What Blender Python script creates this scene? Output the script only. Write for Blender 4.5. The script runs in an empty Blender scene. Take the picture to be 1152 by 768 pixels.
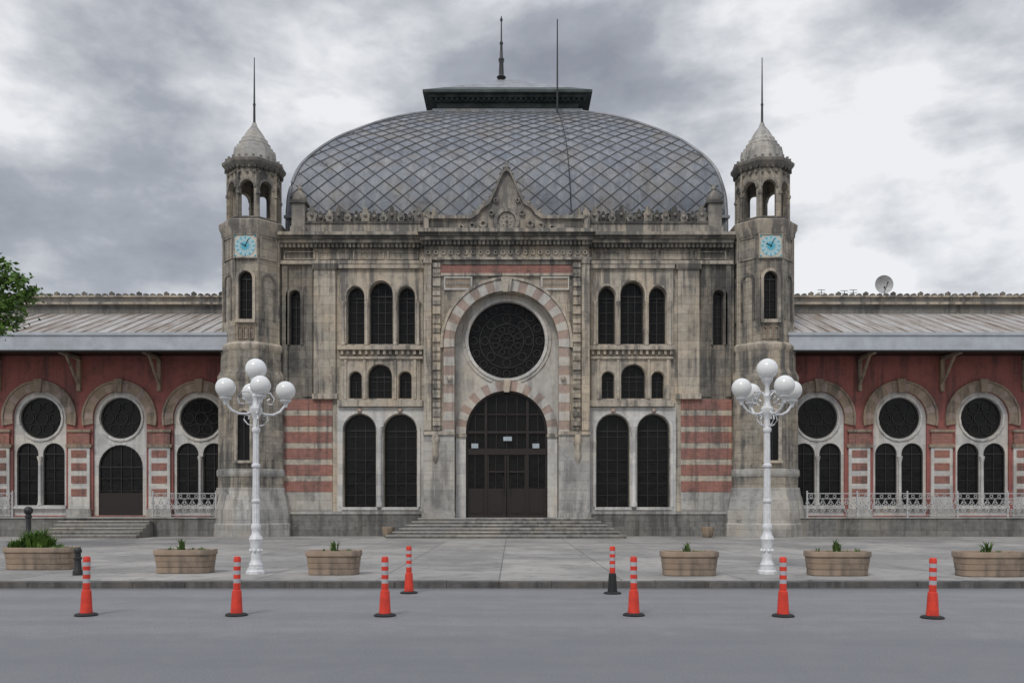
import bpy, math, random, bmesh
from mathutils import Vector, Matrix
random.seed(7)
pi=math.pi
sc=bpy.context.scene
def X(px,y=0.0): return 0.25+(px-576)*(40+y)/960.0
def Z(py,y=0.0): return 1.6+(567-py)*(40+y)/960.0

# ---------------------------------------------------------------- materials
MATS={}
def newmat(name):
    m=bpy.data.materials.new(name); m.use_nodes=True
    nt=m.node_tree; b=nt.nodes['Principled BSDF']; MATS[name]=m
    return m,nt,b
def N(nt,t,**k):
    n=nt.nodes.new(t)
    for a,v in k.items(): setattr(n,a,v)
    return n
def rgba(c): return (c[0],c[1],c[2],1)
def mixc(nt,fac,a,b,mode='MIX'):
    n=N(nt,'ShaderNodeMix',data_type='RGBA',blend_type=mode)
    for sock,val in ((n.inputs[0],fac),(n.inputs[6],a),(n.inputs[7],b)):
        if isinstance(val,(int,float)): sock.default_value=val
        elif isinstance(val,tuple): sock.default_value=rgba(val)
        else: nt.links.new(val,sock)
    return n.outputs[2]
def math_(nt,op,a,b=None,clamp=False):
    n=N(nt,'ShaderNodeMath',operation=op,use_clamp=clamp)
    for s,v in ((n.inputs[0],a),(n.inputs[1],b)):
        if v is None: continue
        if isinstance(v,(int,float)): s.default_value=v
        else: nt.links.new(v,s)
    return n.outputs[0]
def ramp(nt,fac,stops):
    n=N(nt,'ShaderNodeValToRGB'); r=n.color_ramp
    while len(r.elements)<len(stops): r.elements.new(0.5)
    for e,(p,c) in zip(r.elements,stops):
        e.position=p; e.color=rgba(c) if isinstance(c,tuple) else (c,c,c,1)
    nt.links.new(fac,n.inputs[0]); return n.outputs[0]
def noise(nt,vec,scale,detail=5,rough=0.6,dist=0.0):
    n=N(nt,'ShaderNodeTexNoise'); n.inputs['Scale'].default_value=scale
    n.inputs['Detail'].default_value=detail; n.inputs['Roughness'].default_value=rough
    n.inputs['Distortion'].default_value=dist
    nt.links.new(vec,n.inputs['Vector']); return n.outputs['Fac']
def mapping(nt,vec,scale=(1,1,1),loc=(0,0,0)):
    n=N(nt,'ShaderNodeMapping'); n.inputs['Scale'].default_value=scale; n.inputs['Location'].default_value=loc
    nt.links.new(vec,n.inputs['Vector']); return n.outputs[0]
def stone(name,c1,c2,stain=0.6,joint=None,rough=0.85,soot=None,bump=0.25,joint_dark=0.6,streak=1.0,cover=0.5):
    m,nt,b=newmat(name)
    tc=N(nt,'ShaderNodeTexCoord').outputs['Object']
    sp=N(nt,'ShaderNodeSeparateXYZ'); nt.links.new(tc,sp.inputs[0])
    big=noise(nt,tc,0.45,4,0.6,0.3)
    fine=noise(nt,tc,5.0,8,0.68)
    st=noise(nt,mapping(nt,tc,(3.0,3.0,0.2)),1.0,7,0.66,0.2)
    med=noise(nt,tc,1.3,5,0.6,0.5)
    warm=noise(nt,mapping(nt,tc,(0.7,0.7,0.35),(4,2,7)),1.0,4,0.6,0.3)
    col=mixc(nt,ramp(nt,fine,[(0.32,0.0),(0.68,1.0)]),c1,c2)
    col=mixc(nt,ramp(nt,warm,[(0.45,0.0),(0.62,0.45)]),col,(c1[0]*1.05,c1[1]*0.93,c1[2]*0.78))
    s=math_(nt,'MULTIPLY',ramp(nt,st,[(cover-0.05,0.0),(cover+0.09,1.0)]),ramp(nt,big,[(0.40,0.10),(0.55,1.0)]))
    s=math_(nt,'MULTIPLY',s,streak)
    s=math_(nt,'ADD',s,math_(nt,'MULTIPLY',ramp(nt,med,[(0.52,0.0),(0.66,1.0)]),0.35),True)
    if soot:
        mr=N(nt,'ShaderNodeMapRange'); mr.inputs[1].default_value=soot[0]; mr.inputs[2].default_value=soot[1]
        mr.inputs[3].default_value=0; mr.inputs[4].default_value=soot[2]
        nt.links.new(math_(nt,'ADD',sp.outputs[2],math_(nt,'MULTIPLY',math_(nt,'SUBTRACT',st,0.5),11.0)),mr.inputs[0])
        s=math_(nt,'ADD',s,mr.outputs[0],True)
    g=noise(nt,tc,1.9,10,0.78)
    s=math_(nt,'ADD',s,math_(nt,'MULTIPLY',ramp(nt,g,[(0.53,0.0),(0.66,1.0)]),0.55),True)
    dk=tuple(v*0.22 for v in (sum(c1)/3*1.03,sum(c1)/3,sum(c1)/3*0.96))
    col=mixc(nt,math_(nt,'MULTIPLY',s,stain),col,dk)
    h=fine
    if joint:
        cb=N(nt,'ShaderNodeCombineXYZ')
        nt.links.new(math_(nt,'ADD',sp.outputs[0],math_(nt,'MULTIPLY',sp.outputs[1],0.9)),cb.inputs[0])
        nt.links.new(sp.outputs[2],cb.inputs[1])
        bk=N(nt,'ShaderNodeTexBrick'); nt.links.new(cb.outputs[0],bk.inputs['Vector'])
        bk.inputs['Scale'].default_value=1; bk.inputs['Brick Width'].default_value=joint[0]
        bk.inputs['Row Height'].default_value=joint[1]; bk.inputs['Mortar Size'].default_value=joint[2]
        bk.inputs['Mortar Smooth'].default_value=0.2
        bk.inputs['Color1'].default_value=(0.82,0.82,0.82,1); bk.inputs['Color2'].default_value=(1.1,1.08,1.05,1)
        bk.inputs['Mortar'].default_value=(joint_dark,)*3+(1,)
        col=mixc(nt,1.0,col,bk.outputs['Color'],'MULTIPLY')
        h=math_(nt,'SUBTRACT',h,math_(nt,'MULTIPLY',bk.outputs['Fac'],0.6))
    nt.links.new(col,b.inputs['Base Color'])
    b.inputs['Roughness'].default_value=rough
    bp=N(nt,'ShaderNodeBump'); bp.inputs['Strength'].default_value=bump; bp.inputs['Distance'].default_value=0.05
    nt.links.new(h,bp.inputs['Height']); nt.links.new(bp.outputs[0],b.inputs['Normal'])
    return m
def plain(name,c,rough=0.6,metal=0,var=0.25,scale=6,c2=None,bump=0.0,emit=None):
    m,nt,b=newmat(name)
    tc=N(nt,'ShaderNodeTexCoord').outputs['Object']
    f=noise(nt,tc,scale,6,0.65)
    c2=c2 or tuple(v*(1-var) for v in c)
    nt.links.new(mixc(nt,ramp(nt,f,[(0.35,0.0),(0.65,1.0)]),c,c2),b.inputs['Base Color'])
    b.inputs['Roughness'].default_value=rough; b.inputs['Metallic'].default_value=metal
    if bump:
        bp=N(nt,'ShaderNodeBump'); bp.inputs['Strength'].default_value=bump; bp.inputs['Distance'].default_value=0.03
        nt.links.new(f,bp.inputs['Height']); nt.links.new(bp.outputs[0],b.inputs['Normal'])
    return m
J=(1.05,0.42,0.012)
STONE=stone('limestone_ashlar',(0.52,0.465,0.385),(0.39,0.35,0.29),0.82,J,soot=(10.5,17.0,0.9),cover=0.51)
STONE2=stone('limestone_trim',(0.53,0.475,0.395),(0.36,0.32,0.265),0.85,soot=(11.5,16.0,0.75),bump=0.45,cover=0.51)
DARK=stone('sooty_limestone',(0.27,0.25,0.215),(0.145,0.135,0.118),0.9,J,soot=(11.0,15.5,0.4),bump=0.35,cover=0.46)
TOWER=stone('tower_limestone',(0.44,0.40,0.335),(0.27,0.245,0.205),0.9,(0.8,0.36,0.012),bump=0.4,cover=0.48)
MARBLE=stone('white_marble',(0.62,0.62,0.605),(0.48,0.48,0.47),0.4,(0.9,0.5,0.008),bump=0.1,rough=0.6,joint_dark=0.75,cover=0.53)
GREYM=stone('grey_marble',(0.46,0.455,0.435),(0.32,0.317,0.305),0.6,(1.1,0.45,0.01),bump=0.2,rough=0.7)
PLAST=stone('pale_plaster',(0.56,0.54,0.50),(0.44,0.42,0.385),0.5,bump=0.15)
PINK=stone('pink_stone',(0.42,0.325,0.28),(0.33,0.255,0.22),0.5,bump=0.3)
BRICK=stone('red_brick',(0.34,0.165,0.135),(0.24,0.12,0.10),0.6,(0.24,0.075,0.008),bump=0.4,joint_dark=1.3)
RED=stone('red_painted_plaster',(0.33,0.115,0.10),(0.26,0.092,0.082),0.6,bump=0.1,streak=0.9)
TAN=stone('tan_stone',(0.36,0.285,0.215),(0.24,0.187,0.14),0.65,bump=0.3)
PLINTH=stone('plinth_stone',(0.24,0.24,0.23),(0.145,0.145,0.14),0.65,(1.2,0.4,0.012),bump=0.3)
STEP=stone('step_stone',(0.24,0.235,0.222),(0.155,0.15,0.143),0.5,bump=0.3)
FRAME=plain('dark_window_frame',(0.020,0.019,0.018),0.6)
WOOD=plain('dark_door_wood',(0.022,0.012,0.009),0.5,c2=(0.011,0.007,0.006),scale=9)
IRON=plain('black_iron',(0.02,0.02,0.021),0.5)
GREENCU=plain('dark_green_sheet',(0.020,0.030,0.027),0.7,c2=(0.065,0.08,0.075),scale=1.6)
WHITEP=plain('white_paint',(0.74,0.75,0.77),0.4,c2=(0.58,0.58,0.58),scale=10)
RAILW=plain('weathered_white_rail',(0.52,0.53,0.54),0.5,c2=(0.33,0.32,0.31),scale=12)
GLOBE=plain('opal_glass',(0.78,0.79,0.78),0.18,c2=(0.72,0.72,0.69),scale=3)
ORANGE=plain('orange_plastic',(0.74,0.05,0.022),0.45,c2=(0.50,0.032,0.017),scale=9)
WBAND=plain('reflective_band',(0.46,0.46,0.48),0.4)
RUBBER=plain('black_rubber',(0.018,0.018,0.018),0.75)
SOIL=plain('soil',(0.06,0.045,0.03),0.95,scale=20,bump=0.5)
FASC=plain('fascia_paint',(0.46,0.49,0.53),0.55,c2=(0.35,0.375,0.40),scale=1.5)
CLOCKW=plain('clock_tile',(0.60,0.58,0.50),0.4,var=0.15)
CLOCKB=plain('clock_turquoise',(0.05,0.38,0.50),0.35,c2=(0.10,0.45,0.57),scale=20)
CLOCKF=plain('clock_pale_blue',(0.42,0.60,0.64),0.35,var=0.1)
PAPER=plain('paper_notice',(0.42,0.48,0.53),0.6)
SPIRE=plain('spire_metal',(0.05,0.05,0.052),0.5,metal=0.3)
PLANTC=stone('planter_concrete',(0.34,0.265,0.205),(0.24,0.19,0.15),0.55,bump=0.5)
m,nt,b=newmat('dark_glass')
tc=N(nt,'ShaderNodeTexCoord').outputs['Object']
f=noise(nt,tc,1.3,3)
nt.links.new(mixc(nt,f,(0.004,0.004,0.005),(0.014,0.014,0.013)),b.inputs['Base Color'])
b.inputs['Roughness'].default_value=0.15; b.inputs['IOR'].default_value=1.25
bp=N(nt,'ShaderNodeBump'); bp.inputs['Strength'].default_value=0.3; bp.inputs['Distance'].default_value=0.08
nt.links.new(noise(nt,tc,1.8,3),bp.inputs['Height']); nt.links.new(bp.outputs[0],b.inputs['Normal'])
GLASS=m
# lead dome tiles
TA,TB=0.92,0.80
m,nt,b=newmat('lead_tiles')
uv=N(nt,'ShaderNodeUVMap').outputs[0]
sp=N(nt,'ShaderNodeSeparateXYZ'); nt.links.new(uv,sp.inputs[0])
ua=math_(nt,'DIVIDE',sp.outputs[0],TA); vb=math_(nt,'DIVIDE',sp.outputs[1],TB)
p=math_(nt,'FLOOR',math_(nt,'ADD',ua,vb)); q=math_(nt,'FLOOR',math_(nt,'SUBTRACT',ua,vb))
cb=N(nt,'ShaderNodeCombineXYZ'); nt.links.new(p,cb.inputs[0]); nt.links.new(q,cb.inputs[1])
wn=N(nt,'ShaderNodeTexWhiteNoise'); nt.links.new(cb.outputs[0],wn.inputs[0])
tc=N(nt,'ShaderNodeTexCoord').outputs['Object']
col=mixc(nt,wn.outputs[0],(0.150,0.168,0.198),(0.205,0.222,0.248))
n1=noise(nt,tc,0.55,8,0.7,0.4)
col=mixc(nt,ramp(nt,n1,[(0.48,0.0),(0.64,0.85)]),col,(0.20,0.178,0.155))
n2=noise(nt,mapping(nt,tc,(2.5,2.5,0.3)),1.2,7,0.7)
col=mixc(nt,ramp(nt,n2,[(0.46,0.0),(0.68,0.75)]),col,(0.30,0.305,0.31))
n3=noise(nt,tc,1.4,9,0.78)
col=mixc(nt,ramp(nt,n3,[(0.52,0.0),(0.66,0.8)]),col,(0.065,0.068,0.073))
nt.links.new(col,b.inputs['Base Color']); b.inputs['Roughness'].default_value=0.6; b.inputs['Metallic'].default_value=0.1
bp=N(nt,'ShaderNodeBump'); bp.inputs['Strength'].default_value=0.35; bp.inputs['Distance'].default_value=0.1
nt.links.new(math_(nt,'ADD',noise(nt,tc,2.0,4),math_(nt,'MULTIPLY',wn.outputs[0],0.3)),bp.inputs['Height']); nt.links.new(bp.outputs[0],b.inputs['Normal'])
LEAD=m
SEAM=plain('lead_seam',(0.30,0.31,0.325),0.5,c2=(0.15,0.15,0.155),scale=1.2)
m,nt,b=newmat('weathered_sheet_roof')
tc=N(nt,'ShaderNodeTexCoord').outputs['Object']
s1=noise(nt,mapping(nt,tc,(2.2,0.25,0.25)),1.4,7,0.7)
s2=noise(nt,tc,0.5,5,0.6)
col=mixc(nt,ramp(nt,s1,[(0.40,0.0),(0.60,1.0)]),(0.44,0.42,0.39),(0.23,0.18,0.14))
col=mixc(nt,ramp(nt,s2,[(0.42,0.0),(0.7,0.6)]),col,(0.45,0.44,0.43))
nt.links.new(col,b.inputs['Base Color']); b.inputs['Roughness'].default_value=0.6
ROOF=m
m,nt,b=newmat('asphalt')
tc=N(nt,'ShaderNodeTexCoord').outputs['Object']
g=noise(nt,tc,38,5,0.9); l=noise(nt,mapping(nt,tc,(0.10,1.1,1)),1.0,7,0.65,0.4); mid=noise(nt,tc,1.3,9,0.78)
col=mixc(nt,ramp(nt,g,[(0.40,0.0),(0.60,1.0)]),(0.13,0.132,0.138),(0.30,0.30,0.305))
col=mixc(nt,ramp(nt,l,[(0.42,0.0),(0.60,0.55)]),col,(0.165,0.168,0.176))
col=mixc(nt,ramp(nt,mid,[(0.48,0.0),(0.72,0.55)]),col,(0.29,0.285,0.275))
sp=N(nt,'ShaderNodeSeparateXYZ'); nt.links.new(tc,sp.inputs[0])
mr=N(nt,'ShaderNodeMapRange'); mr.inputs[1].default_value=-29.6; mr.inputs[2].default_value=-28.9
mr.inputs[3].default_value=0.5; mr.inputs[4].default_value=0.0
nt.links.new(math_(nt,'ADD',sp.outputs[1],math_(nt,'MULTIPLY',mid,0.8)),mr.inputs[0])
col=mixc(nt,mr.outputs[0],col,(0.145,0.15,0.162))
# dirt gathered in the gutter
mr=N(nt,'ShaderNodeMapRange'); mr.inputs[1].default_value=-24.3; mr.inputs[2].default_value=-23.7
mr.inputs[3].default_value=0.0; mr.inputs[4].default_value=0.7
nt.links.new(math_(nt,'ADD',sp.outputs[1],math_(nt,'MULTIPLY',math_(nt,'SUBTRACT',mid,0.5),1.2)),mr.inputs[0])
col=mixc(nt,mr.outputs[0],col,(0.085,0.08,0.075))
nt.links.new(col,b.inputs['Base Color']); b.inputs['Roughness'].default_value=0.8
bp=N(nt,'ShaderNodeBump'); bp.inputs['Strength'].default_value=0.4; bp.inputs['Distance'].default_value=0.012
nt.links.new(g,bp.inputs['Height']); nt.links.new(bp.outputs[0],b.inputs['Normal'])
ASPH=m
m,nt,b=newmat('plaza_paving')
tc=N(nt,'ShaderNodeTexCoord').outputs['Object']
bk=N(nt,'ShaderNodeTexBrick'); nt.links.new(mapping(nt,tc,(1,1,1)),bk.inputs['Vector'])
bk.inputs['Scale'].default_value=1; bk.inputs['Brick Width'].default_value=2.4; bk.inputs['Row Height'].default_value=2.4
bk.offset=0.0; bk.inputs['Mortar Size'].default_value=0.016
bk.inputs['Color1'].default_value=(0.86,0.86,0.86,1); bk.inputs['Color2'].default_value=(1.1,1.09,1.07,1); bk.inputs['Mortar'].default_value=(0.5,0.5,0.5,1)
a=noise(nt,tc,0.35,7,0.62,0.5); g=noise(nt,tc,20,5,0.7); c=noise(nt,tc,2.2,9,0.75)
col=mixc(nt,ramp(nt,a,[(0.42,0.0),(0.58,1.0)]),(0.35,0.335,0.312),(0.225,0.217,0.205))
col=mixc(nt,ramp(nt,g,[(0.35,0.0),(0.65,0.35)]),col,(0.38,0.37,0.35))
col=mixc(nt,ramp(nt,c,[(0.52,0.0),(0.66,0.75)]),col,(0.13,0.127,0.12))
col=mixc(nt,1.0,col,bk.outputs['Color'],'MULTIPLY')
nt.links.new(col,b.inputs['Base Color']); b.inputs['Roughness'].default_value=0.8
PAVE=m
KERB=stone('kerb_stone',(0.15,0.145,0.14),(0.085,0.083,0.08),0.6,bump=0.4)
GROUND=plain('ground_earth',(0.12,0.115,0.10),0.95,scale=0.3)

# ---------------------------------------------------------------- mesher
class Mesh:
    def __init__(s): s.v=[];s.f=[];s.m=[];s.mats=[];s.xf=None
    def mi(s,mat):
        if mat not in s.mats: s.mats.append(mat)
        return s.mats.index(mat)
    def add(s,vs,fs,mat):
        o=len(s.v)
        if s.xf: vs=[s.xf(*p) for p in vs]
        s.v+= [tuple(p) for p in vs]; k=s.mi(mat)
        for f in fs: s.f.append([i+o for i in f]); s.m.append(k)
    def box(s,x0,x1,y0,y1,z0,z1,mat):
        if x0>x1:x0,x1=x1,x0
        if y0>y1:y0,y1=y1,y0
        if z0>z1:z0,z1=z1,z0
        s.add([(x0,y0,z0),(x1,y0,z0),(x1,y1,z0),(x0,y1,z0),(x0,y0,z1),(x1,y0,z1),(x1,y1,z1),(x0,y1,z1)],
              [(0,1,5,4),(1,2,6,5),(2,3,7,6),(3,0,4,7),(4,5,6,7),(0,3,2,1)],mat)
    def prism(s,poly,y0,y1,mat):
        n=len(poly)
        s.add([(x,y0,z) for x,z in poly]+[(x,y1,z) for x,z in poly],
              [tuple(range(n)),tuple(range(2*n-1,n-1,-1))]+[(i,i+n,(i+1)%n+n,(i+1)%n) for i in range(n)],mat)
    def sheet(s,poly,y,mat):
        s.add([(x,y,z) for x,z in poly],[tuple(range(len(poly)))],mat)
    def slab(s,outer,holes,y0,y1,mat):
        cu=bpy.data.curves.new('t','CURVE'); cu.dimensions='2D'; cu.fill_mode='BOTH'; cu.extrude=abs(y1-y0)/2
        for poly in [outer]+holes:
            sp=cu.splines.new('POLY'); sp.points.add(len(poly)-1)
            for i,(x,z) in enumerate(poly): sp.points[i].co=(x,z,0,1)
            sp.use_cyclic_u=True
        ob=bpy.data.objects.new('t',cu); sc.collection.objects.link(ob)
        dg=bpy.context.evaluated_depsgraph_get(); dg.update()
        me=bpy.data.meshes.new_from_object(ob.evaluated_get(dg))
        ym=(y0+y1)/2
        s.add([(v.co.x,ym+v.co.z,v.co.y) for v in me.vertices],[tuple(p.vertices) for p in me.polygons],mat)
        bpy.data.objects.remove(ob); bpy.data.curves.remove(cu); bpy.data.meshes.remove(me)
    def strip(s,outer,inner,y0,y1,mat,closed=False):
        n=len(outer); vs=[]
        for p in (outer,inner): vs+=[(x,y0,z) for x,z in p]
        for p in (outer,inner): vs+=[(x,y1,z) for x,z in p]
        fs=[]
        for i in range(n if closed else n-1):
            j=(i+1)%n
            fs+=[(i,j,n+j,n+i),(i,2*n+i,2*n+j,j),(n+i,n+j,3*n+j,3*n+i),(2*n+i,3*n+i,3*n+j,2*n+j)]
        if not closed:
            for i in (0,n-1): fs.append((i,n+i,3*n+i,2*n+i))
        s.add(vs,fs,mat)
    def ring(s,cx,cz,r0,r1,a0,a1,n,y0,y1,mats,sub=2):
        for k in range(n):
            o=[];i_=[]
            dy=0.0 if k%2 else 0.012
            for j in range(sub+1):
                a=math.radians(a0+(a1-a0)*(k+j/sub)/n)
                o.append((cx+r1*math.cos(a),cz+r1*math.sin(a))); i_.append((cx+r0*math.cos(a),cz+r0*math.sin(a)))
            s.strip(o,i_,y0-dy,y1,mats[k%len(mats)])
    def lathe(s,cx,cy,prof,n,mat,rot=0.0,flute=0.0,cap=True):
        vs=[];fs=[]
        for r,z in prof:
            for k in range(n):
                a=rot+2*pi*k/n; rr=r*(1-(flute if k%2 else 0))
                vs.append((cx+rr*math.cos(a),cy+rr*math.sin(a),z))
        for i in range(len(prof)-1):
            for k in range(n):
                fs.append((i*n+k,i*n+(k+1)%n,(i+1)*n+(k+1)%n,(i+1)*n+k))
        if cap:
            fs.append(tuple(range(n-1,-1,-1))); fs.append(tuple((len(prof)-1)*n+k for k in range(n)))
        s.add(vs,fs,mat)
    def octa(s,cx,cy,prof,mat):
        s.lathe(cx,cy,[(a/math.cos(pi/8),z) for a,z in prof],8,mat,rot=pi/8)
    def tube(s,path,r,n,mat):
        path=[Vector(p) for p in path]; vs=[];fs=[]
        for i,p in enumerate(path):
            d=(path[min(i+1,len(path)-1)]-path[max(i-1,0)]).normalized()
            up=Vector((0,0,1)) if abs(d.z)<0.95 else Vector((1,0,0))
            a=d.cross(up).normalized(); b_=d.cross(a)
            rr=r[i] if isinstance(r,(list,tuple)) else r
            for k in range(n):
                t=2*pi*k/n; vs.append(tuple(p+a*rr*math.cos(t)+b_*rr*math.sin(t)))
        for i in range(len(path)-1):
            for k in range(n): fs.append((i*n+k,i*n+(k+1)%n,(i+1)*n+(k+1)%n,(i+1)*n+k))
        fs.append(tuple(range(n))); fs.append(tuple((len(path)-1)*n+k for k in range(n)))
        s.add(vs,fs,mat)
    def sphere(s,cx,cy,cz,r,mat,n=20):
        prof=[(max(0.001,r*math.sin(pi*i/(n//2))),cz-r*math.cos(pi*i/(n//2))) for i in range(n//2+1)]
        s.lathe(cx,cy,prof,n,mat)
    def build(s,name,parent=None,angle=35,loc=None):
        me=bpy.data.meshes.new(name); me.from_pydata(s.v,[],s.f)
        for m_ in s.mats: me.materials.append(m_)
        for p_,k in zip(me.polygons,s.m): p_.material_index=k
        bm=bmesh.new(); bm.from_mesh(me); bmesh.ops.recalc_face_normals(bm,faces=bm.faces); bm.to_mesh(me); bm.free()
        for p_ in me.polygons: p_.use_smooth=True
        me.set_sharp_from_angle(angle=math.radians(angle))
        ob=bpy.data.objects.new(name,me); sc.collection.objects.link(ob)
        if parent: ob.parent=parent
        if loc: ob.location=loc
        return ob
def empty(name,loc=(0,0,0)):
    e=bpy.data.objects.new(name,None); e.location=loc; sc.collection.objects.link(e); return e
def arch(cx,w,z0,zt,k=1.0,n=14,grow=0.0,gb=None):
    h=w/2; spr=zt-h*k; g=grow; gb=g if gb is None else gb
    pts=[(cx-h-g,z0-gb)]
    for i in range(n+1):
        a=pi-pi*i/n; pts.append((cx+(h+g)*math.cos(a),spr+(h*k+g)*math.sin(a)))
    pts.append((cx+h+g,z0-gb)); return pts
def rect(x0,x1,z0,z1): return [(x0,z0),(x1,z0),(x1,z1),(x0,z1)]
def circ(cx,cz,r,n=48): return [(cx+r*math.cos(2*pi*i/n),cz+r*math.sin(2*pi*i/n)) for i in range(n)]

def window(m,cx,w,z0,zt,yg,k=1.0,nv=1,hb=0.6,mat=None,fw=0.06):
    mat=mat or FRAME
    m.sheet(arch(cx,w,z0,zt,k,grow=0.02),yg,GLASS)
    m.strip(arch(cx,w,z0,zt,k,grow=0.01),arch(cx,w,z0,zt,k,grow=-fw),yg-0.07,yg-0.002,mat)
    h=w/2-fw; spr=zt-w/2*k
    for i in range(1,nv+1):
        x=-h+2*h*i/(nv+1); top=spr+(h*k)*math.sqrt(max(0,1-(x/h)**2))
        m.box(cx+x-0.018,cx+x+0.018,yg-0.05,yg-0.003,z0,top,mat)
    z=z0+hb
    while z<spr-0.1:
        m.box(cx-h,cx+h,yg-0.045,yg-0.004,z-0.015,z+0.015,mat); z+=hb
    m.box(cx-h,cx+h,yg-0.06,yg-0.004,spr-0.03,spr+0.03,mat)

ST=empty('railway_station')
def part(m,name,angle=35): return m.build(name,ST,angle)
# ================================================================ CENTRAL BLOCK
ZF=0.98
ZT=Z(268)
for s in (-1,1):
    def hx(px): return (px-570)/24.0 if s==-1 else (570-px)/24.0
    w=Mesh()
    def C(p0,p1): return (hx(p0)+hx(p1))/2, abs(hx(p1)-hx(p0))
    wins=[]
    for p0,p1,yt,yb,k,nv,hb in [(391,410,323,387,1.25,1,0.5),(416,442,317,387,1.2,2,0.5),(448,467,323,387,1.25,1,0.5),
                    (393,407,418,448,1,1,0.4),(414,441,410,448,1,2,0.4),(449,463,418,448,1,1,0.4),
                    (387,423,466,570,1.0,2,0.55),(432,469,466,570,1.0,2,0.55),(326,338,327,388,1,1,0.45)]:
        cx,ww=C(p0,p1); wins.append((cx,ww,Z(yb),Z(yt),k,nv,hb))
    xo,xi=hx(352),hx(479)
    w.slab(rect(min(xo,xi),max(xo,xi),0.1,ZT),[arch(c,ww,z0,zt,k) for c,ww,z0,zt,k,nv,hb in wins[:8]],0,0.55,STONE)
    xo,xi=hx(314),hx(352)
    w.slab(rect(min(xo,xi),max(xo,xi),0.1,ZT),[arch(c,ww,z0,zt,k) for c,ww,z0,zt,k,nv,hb in wins[8:]],0,0.55,DARK)
    part(w,'side_bay_wall')
    g=Mesh()
    for c,ww,z0,zt,k,nv,hb in wins: window(g,c,ww,z0,zt,0.28,k,nv,hb)
    part(g,'windows')
    t=Mesh()
    c,ww=C(380,477)
    t.slab(rect(c-ww/2,c+ww/2,Z(577),Z(458)),[arch(a[0],a[1],a[2],a[3],a[4],grow=0.03) for a in wins[6:8]],-0.07,-0.002,MARBLE)
    for a in wins[6:8]:
        t.strip(arch(a[0],a[1],a[2],a[3],a[4],grow=0.17,gb=0),arch(a[0],a[1],a[2],a[3],a[4],grow=0.05,gb=0),-0.12,-0.072,MARBLE)
        t.box(a[0]-a[1]/2-0.1,a[0]+a[1]/2+0.1,-0.22,0.2,a[2]-0.14,a[2]-0.002,MARBLE)
        t.sphere(a[0],-0.1,a[3]+0.16,0.13,PINK,10)
    cm=hx(427.5)
    t.lathe(cm,-0.16,[(0.16,Z(570)),(0.16,Z(566)),(0.11,Z(563)),(0.10,Z(500)),(0.10,Z(492)),(0.15,Z(486)),(0.17,Z(482)),(0.17,Z(480))],14,MARBLE)
    c,ww=C(383,476)
    t.slab(rect(c-ww/2,c+ww/2,Z(391),Z(303)),[arch(a[0],a[1],a[2],a[3],a[4],grow=0.03) for a in wins[0:3]],-0.09,-0.002,STONE2)
    for a in wins[0:3]:
        t.strip(arch(a[0],a[1],a[2],a[3],a[4],grow=0.13,gb=0),arch(a[0],a[1],a[2],a[3],a[4],grow=0.035,gb=0),-0.16,-0.092,STONE2)
    for px in (387,413,445,471):
        x=hx(px); t.lathe(x,-0.17,[(0.10,Z(389)),(0.10,Z(386)),(0.06,Z(384)),(0.055,Z(347)),(0.10,Z(342)),(0.11,Z(340))],10,STONE2)
    t.box(c-ww/2-0.1,c+ww/2+0.06,-0.26,-0.001,Z(394),Z(389.5),STONE2)
    t.box(c-ww/2-0.08,c+ww/2+0.05,-0.22,-0.001,Z(303),Z(299),STONE2)
    for i in range(14):
        x=c-ww/2+0.1+i*(ww-0.2)/13; t.box(x-0.06,x+0.06,-0.18,-0.001,Z(399),Z(394.3),STONE2)
    t.slab(rect(c-ww/2+0.05,c+ww/2-0.12,Z(450),Z(404)),[arch(a[0],a[1],a[2],a[3],a[4],grow=0.03) for a in wins[3:6]],-0.07,-0.002,STONE2)
    t.box(c-ww/2,c+ww/2,-0.16,-0.001,Z(404),Z(401.5),STONE2)
    t.box(c-ww/2-0.1,c+ww/2,-0.24,-0.001,Z(457.5),Z(450.5),STONE2)
    for px in (389,410.5,445,467):
        x=hx(px); t.box(x-0.055,x+0.055,-0.13,-0.07,Z(449),Z(404.5),STONE2)
    for p0,p1,ya,yb_,d,mt in [(354,378,298,446,0.14,STONE),(318,324,298,446,0.10,DARK),(340,352,298,446,0.06,DARK)]:
        c2,w2=C(p0,p1); t.box(c2-w2/2,c2+w2/2,-d,-0.001,Z(yb_),Z(ya),mt)
    c2,w2=C(352,380)
    t.box(c2-w2/2,c2+w2/2,-0.2,-0.001,Z(304),Z(297.5),DARK); t.box(c2-w2/2,c2+w2/2,-0.2,-0.001,Z(449),Z(443),STONE2)
    a=wins[8]
    t.strip(arch(a[0],a[1],a[2],a[3],1,grow=0.16,gb=0),arch(a[0],a[1],a[2],a[3],1,grow=0.02,gb=0),-0.1,-0.001,DARK)
    c2,w2=C(317,374)
    for i in range(6):
        y0=449+i*18.4; t.box(c2-w2/2,c2+w2/2,-0.05,-0.001,Z(y0+12),Z(y0),BRICK)
        if i<5: t.box(c2-w2/2,c2+w2/2,-0.035,-0.001,Z(y0+18.3),Z(y0+12.1),STONE2)
    t.box(c2-w2/2,c2+w2/2,-0.04,-0.001,Z(574),Z(553.2),GREYM)
    c3,w3=C(316,478)
    t.box(c3-w3/2,c3+w3/2,-0.16,-0.001,0.12,Z(578),PLINTH)
    t.box(c3-w3/2,c3+w3/2,-0.24,-0.003,0.12,Z(592),PLINTH)
    t.box(c3-w3/2,c3+w3/2,-0.20,-0.003,Z(578),Z(574.5),GREYM)
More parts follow.
